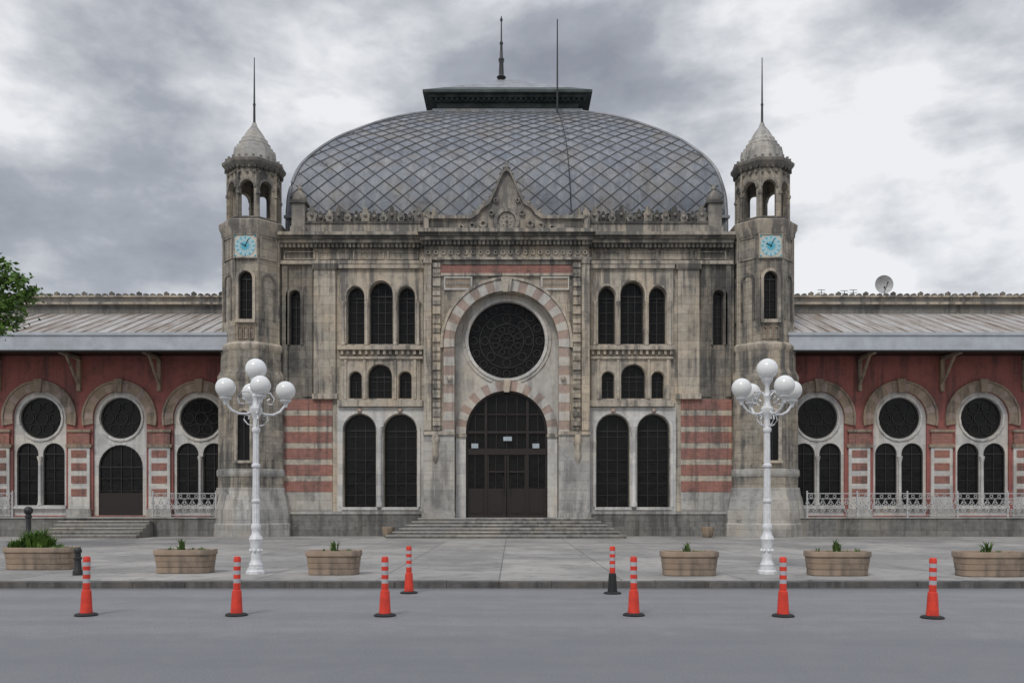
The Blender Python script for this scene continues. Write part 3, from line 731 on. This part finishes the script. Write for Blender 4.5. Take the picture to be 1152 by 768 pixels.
# ================================================================ WINGS
YW=1.5
def zw(py): return Z(py,YW)
for s,c0,sp_,nb in ((-1,X(225,YW),-3.9,5),(1,X(920,YW),4.0,5)):
    xs=[c0+sp_*i for i in range(nb)]
    x_in=s*12.2; x_out=xs[-1]+s*2.0
    xa,xb=min(x_in,x_out),max(x_in,x_out)
    Wm=Mesh(); G=Mesh(); T=Mesh()
    zoc=zw(470); zfl=1.0; RR=1.3
    holes=[]
    for x in xs:
        holes.append([(x-RR,zfl+0.05)]+[(x+RR*math.cos(pi-pi*i/20),zoc+RR*math.sin(pi-pi*i/20)) for i in range(21)]+[(x+RR,zfl+0.05)])
    Wm.slab(rect(xa,xb,0.2,zw(398)),holes,YW,YW+0.35,RED)
    for bi,x in enumerate(xs):
        isdoor=(s==-1 and bi==1)
        if isdoor: wl=[(x,2.16,zfl+0.06,zw(500))]
        else: wl=[(x-0.64,1.06,zw(568),zw(498)),(x+0.64,1.06,zw(568),zw(498))]
        yi=YW+0.10
        Wm.slab(rect(x-RR-0.03,x+RR+0.03,zfl+0.052,zoc+RR+0.03),[circ(x,zoc,1.0,36)]+[arch(a,b_,c_,d_,1) for a,b_,c_,d_ in wl],yi,yi+0.2,MARBLE)
        yg=yi+0.13
        G.sheet(circ(x,zoc,1.03,36),yg,GLASS)
        G.ring(x,zoc,0.93,1.01,0,360,24,yg-0.05,yg-0.003,[FRAME],1)
        for r_ in (0.3,): G.ring(x,zoc,r_-0.02,r_+0.02,0,360,16,yg-0.04,yg-0.003,[FRAME],1)
        for k in range(6):
            a=k*pi/3; G.ring(x+0.62*math.cos(a),zoc+0.62*math.sin(a),0.24,0.27,0,360,12,yg-0.04,yg-0.003,[FRAME],1)
        for a,b_,c_,d_ in wl:
            window(G,a,b_,c_,d_,yg,1,1 if not isdoor else 3,0.6)
            if isdoor: G.box(a-b_/2,a+b_/2,yg-0.08,yg-0.003,c_,c_+1.1,WOOD)
        T.ring(x,zoc,1.03,1.13,0,360,20,yi-0.06,yi-0.001,[MARBLE],1)
        T.ring(x,zoc,RR,RR+0.42,-12,192,19,YW-0.06,YW-0.001,[TAN,TAN,PINK],2)
        T.ring(x,zoc,RR+0.425,RR+0.52,-12,192,14,YW-0.11,YW-0.001,[TAN],2)
        T.prism([(x-0.13,zoc+RR-.06),(x+0.13,zoc+RR-.06),(x+0.2,zoc+RR+0.58),(x-0.2,zoc+RR+0.58)],YW-0.2,YW-0.002,TAN)
        if not isdoor:
            T.lathe(x,yi-0.08,[(0.12,zw(568)),(0.08,zw(564)),(0.07,zw(520)),(0.12,zw(515)),(0.13,zw(513))],10,MARBLE)
            T.box(x-RR,x+RR,yi-0.16,yi-0.001,zw(572),zw(568.3),MARBLE)
    for i in range(nb+1):
        x=xs[0]+sp_*(i-0.5)
        if abs(x)<13.3: continue
        T.box(x-0.52,x+0.52,YW-0.08,YW-0.001,zfl+0.05,zw(503),MARBLE)
        for j in range(4):
            z0=zw(558-j*14.5); T.box(x-0.37,x+0.37,YW-0.10,YW-0.081,z0,z0+0.36,BRICK)
        T.box(x-0.62,x+0.62,YW-0.14,YW-0.002,zw(503),zw(499.5),TAN)
        T.box(x-0.52,x+0.52,YW-0.10,YW-0.002,zw(499.4),zw(486),BRICK)
        T.box(x-0.58,x+0.58,YW-0.16,YW-0.002,zw(486),zw(483),TAN)
        T.box(x-0.6,x+0.6,YW-0.16,YW-0.003,zfl,zw(572),GREYM)
        T.box(x-0.09,x+0.09,YW-0.16,YW-0.003,zw(440),zw(403),TAN)
        T.tube([(x,YW-0.1,zw(432)),(x,YW-0.55,zw(423)),(x,YW-0.95,zw(412)),(x,YW-1.35,zw(403))],0.075,6,TAN)
        T.box(x-0.09,x+0.09,-0.3,YW-0.003,zw(405),zw(402.5)+.02,TAN)
    part(Wm,'wing_wall'); part(G,'wing_windows'); part(T,'wing_trim')
    Rf=Mesh(); ye=-0.45; zt1=Z(375,ye); zb1=Z(395,ye); yb=5.0; zt2=Z(353,yb)
    xe=s*12.9
    x0,x1=min(xe,x_out),max(xe,x_out)
    Rf.add([(x0,ye,zt1),(x1,ye,zt1),(x1,yb,zt2),(x0,yb,zt2),(x0,ye,zt1-.12),(x1,ye,zt1-.12),(x1,yb,zt2-.12),(x0,yb,zt2-.12)],
           [(0,1,2,3),(4,7,6,5),(0,4,5,1),(0,3,7,4),(1,5,6,2)],ROOF)
    x=x0+0.3; k=0
    while x<x1:
        Rf.add([(x-.025,ye,zt1+.002),(x+.025,ye,zt1+.002),(x+.025,yb,zt2+.002),(x-.025,yb,zt2+.002),(x-.018,ye,zt1+.045),(x+.018,ye,zt1+.045),(x+.018,yb,zt2+.045),(x-.018,yb,zt2+.045)],
               [(0,1,5,4),(1,2,6,5),(2,3,7,6),(3,0,4,7),(4,5,6,7)],ROOF); x+=0.62
    Rf.box(x0,x1,ye-0.08,ye-0.001,zb1+0.05,zt1-0.02,FASC)
    Rf.box(x0,x1,ye-0.14,ye-0.001,zt1-0.1,zt1+0.03,FASC)
    Rf.box(x0,x1,ye-0.05,ye+0.1,zb1-0.02,zb1+0.05,FRAME)
    Rf.box(x0,x1,ye+0.1,YW+0.3,zb1+0.12,zb1+0.16,WOOD)
    part(Rf,'canopy_roof')
    Cl=Mesh()
    Cl.box(x0,x1,yb,yb+0.5,9.5,Z(343,yb),PLINTH)
    Cl.box(x0,x1,yb-0.2,yb+0.5,Z(343,yb),Z(340.5,yb),STONE2)
    Cl.box(x0,x1,yb-0.08,yb+0.5,Z(340.5,yb),Z(335.5,yb),GREYM)
    Cl.box(x0,x1,yb-0.28,yb+0.5,Z(335.5,yb),Z(333.5,yb),STONE2)
    x=x0+0.2; k=0
    while x<x1:
        hh=0.14 if k%4 else 0.24
        Cl.prism([(x-.11,Z(333.5,yb)),(x-.14,Z(333.5,yb)+hh*.6),(x,Z(333.5,yb)+hh),(x+.14,Z(333.5,yb)+hh*.6),(x+.11,Z(333.5,yb))],yb-0.15,yb-0.05,DARK)
        x+=0.36;k+=1
    Cl.box(x0,x1,yb+0.5,yb+14,9.5,Z(336,yb),ROOF)
    Cl.box(x0+0.01,x1-0.01,YW+0.36,yb+0.01,0.2,9.0,PLINTH)
    part(Cl,'clerestory')
    Pf=Mesh()
    Pf.box(s*12.5,x_out,-0.8,YW+0.2,0.1,0.96,PLINTH); Pf.box(s*12.5,x_out,-0.86,YW+0.2,0.96,1.0,GREYM)
    if s==-1:
        sx0,sx1=X(62,-1.5),X(165,-1.5)
        for i in range(5):
            z1=1.0-0.150*(i+1)
            Pf.box(sx0-.006*i,sx1+.006*i,-0.86-0.36*(i+1),-0.865-0.002*i,0.121,z1,STEP)
            Pf.box(sx0-.02-.006*i,sx1+.02+.006*i,-0.88-0.36*(i+1),-0.60-0.36*(i+1),z1-.04,z1+.003,GREYM)
    part(Pf,'terrace')
    if s==1:
        ds=Mesh(); 
        x=X(995,6); z=Z(322,6)
        ds.tube([(x,6,Z(335,6)),(x,6,z)],0.04,6,IRON)
        vsd=[];fd=[]
        for i in range(5):
            r_=0.5*i/4
            for k in range(20):
                a=k*pi/10; vsd.append((x-0.1+r_*math.cos(a),5.8+0.35*(1-(r_/0.5)**2)*0.6,z+0.05+r_*1.0*math.sin(a)))
        for i in range(4):
            for k in range(20): fd.append((i*20+k,i*20+(k+1)%20,(i+1)*20+(k+1)%20,(i+1)*20+k))
        ds.add(vsd,fd,RAILW)
        ds.tube([(x-0.1,5.85,z-0.42),(x-0.1,5.35,z+0.02)],0.02,5,IRON); ds.sphere(x-.1,5.35,z+.04,.05,IRON,8)
        ds.build('satellite_dish')
        an=Mesh()
        for px,py in ((924,326),(950,327),(960,326)):
            x=X(px,6); an.tube([(x,6,Z(336,6)),(x,6,Z(py,6))],0.02,5,IRON)
            for q in (0,0.15): an.box(x-0.2,x+0.2,5.98,6.02,Z(py,6)-q-.01,Z(py,6)-q+.01,IRON)
        an.build('roof_antenna')

# ---- railings
def railing(x0,x1,y=-0.72,zb=1.0,h=1.12):
    r=Mesh()
    r.box(x0,x1,y-0.03,y+0.03,zb+h-0.04,zb+h,RAILW); r.box(x0,x1,y-0.02,y+0.02,zb+h-0.27,zb+h-0.24,RAILW)
    r.box(x0,x1,y-0.02,y+0.02,zb+0.10,zb+0.13,RAILW)
    n=max(1,round((x1-x0)/2.4)); st=(x1-x0)/n
    for i in range(n+1):
        x=x0+i*st; r.box(x-0.032,x+0.032,y-0.032,y+0.032,zb,zb+h+0.03,RAILW); r.sphere(x,y,zb+h+.06,.045,RAILW,8)
    m_=max(1,round((x1-x0)/0.36)); s2=(x1-x0)/m_
    for i in range(m_):
        a=x0+i*s2;b_=a+s2;c=(a+b_)/2
        r.tube([(a,y,zb+0.14),(b_,y,zb+h-0.27)],0.013,4,RAILW); r.tube([(b_,y-.002,zb+0.14),(a,y-.002,zb+h-0.27)],0.013,4,RAILW)
        r.ring(c,zb+0.49,0.07,0.10,0,360,10,y-0.02,y+0.012,[RAILW],1)
        r.ring(a,zb+0.32,0.05,0.075,0,360,8,y-0.02,y+0.012,[RAILW],1); r.ring(a,zb+0.66,0.05,0.075,0,360,8,y-0.02,y+0.012,[RAILW],1)
        r.ring(c,zb+h-.145,0.055,0.08,0,360,8,y-0.012,y+0.012,[RAILW],1)
    r.build('iron_railing')
railing(X(172,-.72),X(243,-.72)); railing(-27,X(14,-.72)); railing(X(908,-.72),X(1190,-.72))

# ================================================================ GROUND
g=Mesh(); g.add([(-900,-900,-0.02),(900,-900,-0.02),(900,900,-0.02),(-900,900,-0.02)],[(0,1,2,3)],GROUND); g.build('ground')
YK=-23.7
g=Mesh(); g.add([(-120,-75,0),(120,-75,0),(120,YK+0.1,0),(-120,YK+0.1,0)],[(0,1,2,3)],ASPH); g.build('road')
g=Mesh(); g.add([(-120,YK+0.3,0.116),(120,YK+0.3,0.116),(120,60,0.116),(-120,60,0.116)],[(0,1,2,3)],PAVE); g.build('plaza_pavement')
g=Mesh()
x=-60
while x<60:
    l_=1.0; g.box(x+0.004,x+l_-0.004,YK+random.uniform(-.006,.006),YK+0.32,-0.01,0.12+random.uniform(-.004,.004),KERB); x+=l_
g.build('kerb')

# ================================================================ STREET LAMPS
def lamp(px,name='street_lamp',rot=0.0):
    d=18.2; x=0.25+(px-576)*d/960.; y=d-40; z0=0.12
    e=empty(name,(x,y,z0))
    m=Mesh()
    m.lathe(0,0,[(0.21,0),(0.21,0.06),(0.175,0.09),(0.175,0.14)],8,WHITEP,rot=pi/8)
    m.lathe(0,0,[(0.14,0.14),(0.15,0.2),(0.115,0.27),(0.105,0.32),(0.12,0.62),(0.135,0.70),(0.15,0.74),(0.13,0.79),(0.095,0.84),(0.085,0.92),(0.105,0.97),(0.105,1.02),(0.08,1.08)],16,WHITEP)
    m.lathe(0,0,[(0.082,1.08),(0.072,2.0),(0.064,3.0)],20,WHITEP,flute=0.14)
    m.lathe(0,0,[(0.065,3.0),(0.09,3.04),(0.09,3.09),(0.065,3.13),(0.06,3.3),(0.10,3.38),(0.135,3.46),(0.135,3.52),(0.08,3.58),(0.06,3.7),(0.09,3.78),(0.055,3.86),(0.045,4.0),(0.08,4.07),(0.12,4.12),(0.13,4.16),(0.10,4.18)],16,WHITEP)
    for zc_ in (1.55,2.3): m.lathe(0,0,[(0.07,zc_-.05),(0.095,zc_-.02),(0.095,zc_+.02),(0.07,zc_+.05)],16,WHITEP)
    for k in range(8):
        a=k*pi/4; m.sphere(0.115*math.cos(a),0.115*math.sin(a),0.5,0.04,WHITEP,8)
    gl=Mesh(); gl.sphere(0,0,4.36,0.225,GLOBE,28)
    for k in range(4):
        th=math.radians(25+90*k)+rot
        c,s=math.cos(th),math.sin(th); Rr=0.62
        path=[(0.05,3.46),(0.2,3.40),(0.36,3.40),(0.5,3.47),(0.57,3.56),(Rr,3.64)]
        m.tube([(r_*c,r_*s,z_) for r_,z_ in path],0.026,8,WHITEP)
        path=[(0.06,3.78),(0.16,3.88),(0.30,3.86),(0.38,3.74),(0.34,3.62),(0.25,3.62),(0.23,3.70),(0.29,3.74)]
        m.tube([(r_*c,r_*s,z_) for r_,z_ in path],0.018,6,WHITEP)
        path=[(0.07,3.15),(0.17,3.18),(0.25,3.28),(0.22,3.38),(0.14,3.36),(0.15,3.29)]
        m.tube([(r_*c,r_*s,z_) for r_,z_ in path],0.016,6,WHITEP)
        m.lathe(Rr*c,Rr*s,[(0.03,3.57),(0.05,3.62),(0.05,3.65),(0.12,3.70),(0.13,3.73),(0.09,3.74)],12,WHITEP)
        gl.sphere(Rr*c,Rr*s,3.93,0.21,GLOBE,28)
    m.build('post',e); gl.build('globes',e,80)
lamp(288); lamp(863,'street_lamp.001',math.radians(-8))

# ================================================================ TRAFFIC POSTS
def tpost(px,pyb,sc_=1.0,dark=False,tilt=0):
    d=1536/(pyb-567.); x=0.25+(px-576)*d/960.; y=d-40
    m=Mesh()
    m.lathe(0,0,[(0.155,0.0),(0.16,0.015),(0.14,0.03),(0.09,0.04)],20,RUBBER)
    O=ORANGE if not dark else RUBBER
    m.lathe(0,0,[(0.088,0.035),(0.082,0.09),(0.070,0.30),(0.064,0.36),(0.052,0.37)],20,O)
    zs=[(0.37,0.47,ORANGE),(0.47,0.53,WBAND),(0.53,0.59,ORANGE),(0.59,0.65,WBAND),(0.65,0.71,ORANGE),(0.71,0.77,WBAND)]
    for a,b_,mt in zs: m.lathe(0,0,[(0.050,a),(0.050,b_)],20,mt,cap=False)
    m.lathe(0,0,[(0.051,0.77),(0.051,0.82),(0.042,0.845),(0.02,0.85)],20,ORANGE)
    ob=m.build('traffic_delineator_post'); ob.location=(x,y,0.002); ob.scale=(sc_,)*3
    ob.rotation_euler=(0,math.radians(tilt),random.random()*6)
for px,py,t_ in ((97,692,.5),(266,692,-.8),(433,692.5,.3),(713,692,0.6),(881,693,0),(1049,695,-.6)): tpost(px,py,1,False,t_)
tpost(460,667,1.0,False,0); tpost(689,667.5,1.0,True,0)

# ================================================================ PLANTERS
def leaves(m,cx,cy,z0,n,h,sp,mat,lw=0.02):
    for i in range(n):
        a=random.random()*2*pi; r=sp*math.sqrt(random.random()); x=cx+r*math.cos(a); y=cy+r*math.sin(a)
        hh=h*random.uniform(.4,1); b_=random.random()*2*pi; l=hh*random.uniform(.2,.7)
        dx,dy=math.cos(b_),math.sin(b_); px_,py_=-dy*lw*random.uniform(.6,1.4),dx*lw
        p1=(x+dx*l*.35,y+dy*l*.35,z0+hh*.65); p2=(x+dx*l,y+dy*l,z0+hh*random.uniform(.75,1.05))
        m.add([(x-px_*.4,y-py_*.4,z0),(x+px_*.4,y+py_*.4,z0),(p1[0]+px_,p1[1]+py_,p1[2]),p2,(p1[0]-px_,p1[1]-py_,p1[2])],[(0,1,2,3,4)],mat)
LEAF=plain('leaf_green',(0.12,0.22,0.03),0.55,c2=(0.05,0.11,0.02),scale=2.5)
GRASS=plain('weed_green',(0.13,0.21,0.05),0.7,c2=(0.06,0.11,0.03),scale=5)
def planter(px,pyb,wpx,weeds=10,wh=0.15,off=0):
    d=1.484*960/(pyb-567.); x=0.25+(px-576)*d/960.; y=d-40+0.35
    L2=wpx*d/960./2; W2=0.36
    e=empty('concrete_planter',(x,y,0.118)); m=Mesh(); n=40
    pr=[(0.90,0),(0.92,0.015),(0.92,0.12),(0.905,0.13),(0.93,0.14),(0.945,0.24),(0.93,0.25),(0.95,0.26),(0.965,0.36),(0.95,0.37),(0.98,0.385),(1.0,0.40),(1.0,0.49),(0.99,0.505),(0.93,0.505),(0.91,0.49),(0.90,0.44)]
    vs=[];fs=[]
    for s_,z in pr:
        for k in range(n):
            a=2*pi*k/n; c,s=math.cos(a),math.sin(a); e_=2/4.5
            inset=(1-s_)*0.7
            vs.append(((L2-inset)*math.copysign(abs(c)**e_,c),(W2-inset)*math.copysign(abs(s)**e_,s),z))
    for i in range(len(pr)-1):
        for k in range(n): fs.append((i*n+k,i*n+(k+1)%n,(i+1)*n+(k+1)%n,(i+1)*n+k))
    m.add(vs,fs,PLANTC)
    m.add(vs[-n:],[tuple(range(n))],SOIL)
    m.build('trough',e)
    w=Mesh(); 
    for _ in range(9):
        leaves(w,random.uniform(-L2*.7,L2*.7),random.uniform(-.2,.2),0.43,weeds,wh*random.uniform(.6,1.1),0.06,GRASS,0.010)
    leaves(w,off,0,0.43,weeds*3,wh*2.4,0.07,GRASS,0.018)
    w.build('weeds',e)
    return e,L2
planter(202,645,67,12,.16,-.1); planter(372,647,62,9,.14,0); planter(779,648,65,8,.13,-.05); planter(949,648,71,11,.16,0); planter(1124,649,77,10,.15,-.05)
e,L2=planter(38,641,80,30,.25,0)
w=Mesh()
for cx,h_,n_ in ((-.55,.28,260),(-.2,.50,460),(0.05,.38,300),(-.35,.3,200),(.3,.12,80),(.55,.1,50)):
    leaves(w,cx,0,0.43,n_,h_,0.2,LEAF,0.022)
w.build('bushy_plant',e)
def bollard(px,d,h,z0=0.118,ball=False):
    x=0.25+(px-576)*d/960.; m=Mesh()
    m.lathe(0,0,[(0.10,0),(0.10,0.08),(0.075,0.12),(0.065,h*.55),(0.085,h*.58),(0.085,h*.63),(0.062,h*.66),(0.06,h-.12),(0.08,h-.10),(0.08,h-.05),(0.05,h-.01),(0.01,h)],14,IRON)
    if ball: m.sphere(0,0,h+.07,0.11,IRON,12)
    m.build('iron_bollard').location=(x,d-40,z0)
bollard(87.5,17.9,0.58)
bollard(32,21.5,1.25,ball=True)
for px in (437,796):
    m=Mesh(); m.lathe(0,0,[(0.2,0),(0.24,0.06),(0.26,0.25),(0.3,0.42),(0.3,0.47),(0.24,0.47),(0.22,0.4)],12,TAN); 
    m.build('stone_urn').location=(X(px,-1.6),-1.6,0.117)

# ================================================================ TREE (left edge)
BARK=plain('bark',(0.07,0.055,0.04),0.9,scale=8,bump=0.5)
tx,ty,tz=-19.5,-13.5,0.1
te=empty('broadleaf_tree',(0,0,0)); tm=Mesh()
tm.tube([(tx,ty,tz),(tx+.1,ty,tz+2),(tx+.05,ty+.1,tz+4.5),(tx+.3,ty,tz+7),(tx+.2,ty,tz+11)],[.34,.26,.2,.13,.05],10,BARK)
tips=[]
for i in range(26):
    z=random.uniform(5.5,10.5); a=random.random()*2*pi; l=random.uniform(1.6,3.2)*(1 if z<9 else .7)
    b0=Vector((tx+.1,ty,tz+z)); dv=Vector((math.cos(a),math.sin(a),random.uniform(.15,.6))).normalized()
    e1=b0+dv*l*.5+Vector((0,0,.1)); e2=b0+dv*l
    tm.tube([b0,e1,e2],[.07,.045,.015],5,BARK); tips+=[e1,e2,(e1+e2)/2]
end=[]
for zz_,ex in ((8.45,4.55),(8.1,4.75),(8.75,4.1),(7.75,4.5),(7.35,4.2),(9.0,3.6),(7.0,3.9)):
    b0=Vector((tx+.2,ty,tz+zz_-1.6)); e2=Vector((tx+ex,ty+random.uniform(-.3,.3),tz+zz_)); e1=(b0+e2)/2+Vector((0,0,.25))
    tm.tube([b0,e1,e2],[.07,.04,.012],5,BARK); tips+=[e1,(e1*.5+e2*.5)]; end+=[(e1*.25+e2*.75),e2,e2+Vector((-.2,0,-.15))]
tm.build('trunk',te)
lf=Mesh()
for t,rr,nn_ in [(t,random.uniform(.35,.6),95) for t in tips]+[(t,.34,75) for t in end]:
    for i in range(nn_):
        o=Vector((random.gauss(0,1),random.gauss(0,1),random.gauss(0,.7)))*rr*.55
        p_=t+o; a=Vector((random.uniform(-1,1),random.uniform(-1,1),random.uniform(-.5,.5))).normalized()
        b_=a.cross(Vector((random.uniform(-1,1),random.uniform(-1,1),random.uniform(-1,1)))).normalized()
        l=random.uniform(.06,.12)
        lf.add([p_-a*l,p_+b_*l*.55,p_+a*l,p_-b_*l*.55],[(0,1,2,3)],LEAF)
lf.build('foliage',te)

# ================================================================ WORLD, SUN, CAMERA
EL,AZ=math.radians(50),math.radians(205)
W=bpy.data.worlds.new('World'); sc.world=W; W.use_nodes=True; nt=W.node_tree; nt.nodes.clear()
out=N(nt,'ShaderNodeOutputWorld')
sky=N(nt,'ShaderNodeTexSky',sky_type='NISHITA'); sky.sun_disc=False; sky.sun_elevation=EL; sky.sun_rotation=AZ
b1=N(nt,'ShaderNodeBackground'); b1.inputs[1].default_value=0.08; nt.links.new(sky.outputs[0],b1.inputs[0])
tc=N(nt,'ShaderNodeTexCoord').outputs['Generated']
sp=N(nt,'ShaderNodeSeparateXYZ'); nt.links.new(tc,sp.inputs[0])
n1=noise(nt,mapping(nt,tc,(1.0,1.0,1.9),(5.3,1.4,2.2)),3.2,10,0.54,0.12)
n2=noise(nt,mapping(nt,tc,(1,1,1.9),(2.7,2.2,0.3)),1.5,3,0.5,0.1)
n3=noise(nt,mapping(nt,tc,(1,1,2.4),(9.7,4.2,1.3)),9,6,0.58,0.2)
zz=sp.outputs[2]
f=math_(nt,'ADD',math_(nt,'MULTIPLY',n1,0.60),math_(nt,'MULTIPLY',n2,0.50))
f=math_(nt,'ADD',f,math_(nt,'MULTIPLY',math_(nt,'SUBTRACT',n3,0.5),0.14))
f=math_(nt,'SUBTRACT',f,math_(nt,'MULTIPLY',math_(nt,'SUBTRACT',zz,0.30),0.30))
col=ramp(nt,f,[(0.43,(0.29,0.31,0.36)),(0.50,(0.40,0.425,0.475)),(0.55,(0.60,0.62,0.66)),(0.61,(0.90,0.91,0.93))])
bo=N(nt,'ShaderNodeMapRange'); bo.inputs[1].default_value=0.5; bo.inputs[2].default_value=1.0; bo.inputs[3].default_value=1.0; bo.inputs[4].default_value=3.4
nt.links.new(zz,bo.inputs[0])
b2=N(nt,'ShaderNodeBackground'); nt.links.new(col,b2.inputs[0]); nt.links.new(bo.outputs[0],b2.inputs[1])
mx=N(nt,'ShaderNodeMixShader'); mx.inputs[0].default_value=0.93
nt.links.new(b1.outputs[0],mx.inputs[1]); nt.links.new(b2.outputs[0],mx.inputs[2]); nt.links.new(mx.outputs[0],out.inputs[0])
sl=bpy.data.lights.new('Sun','SUN'); sl.energy=1.5; sl.angle=math.radians(14); sl.color=(1,.96,.9)
so=bpy.data.objects.new('Sun',sl); sc.collection.objects.link(so)
d=Vector((math.sin(AZ)*math.cos(EL),math.cos(AZ)*math.cos(EL),math.sin(EL)))
so.rotation_euler=d.to_track_quat('Z','Y').to_euler()
cam=bpy.data.cameras.new('Camera'); co=bpy.data.objects.new('Camera',cam); sc.collection.objects.link(co)
co.location=(0.25,-40,1.6); co.rotation_euler=(math.radians(90),0,0)
cam.sensor_width=36; cam.lens=30; cam.shift_y=183/1152.; cam.clip_end=3000
sc.camera=co
sc.view_settings.view_transform='Standard'; sc.view_settings.look='None'; sc.view_settings.exposure=0
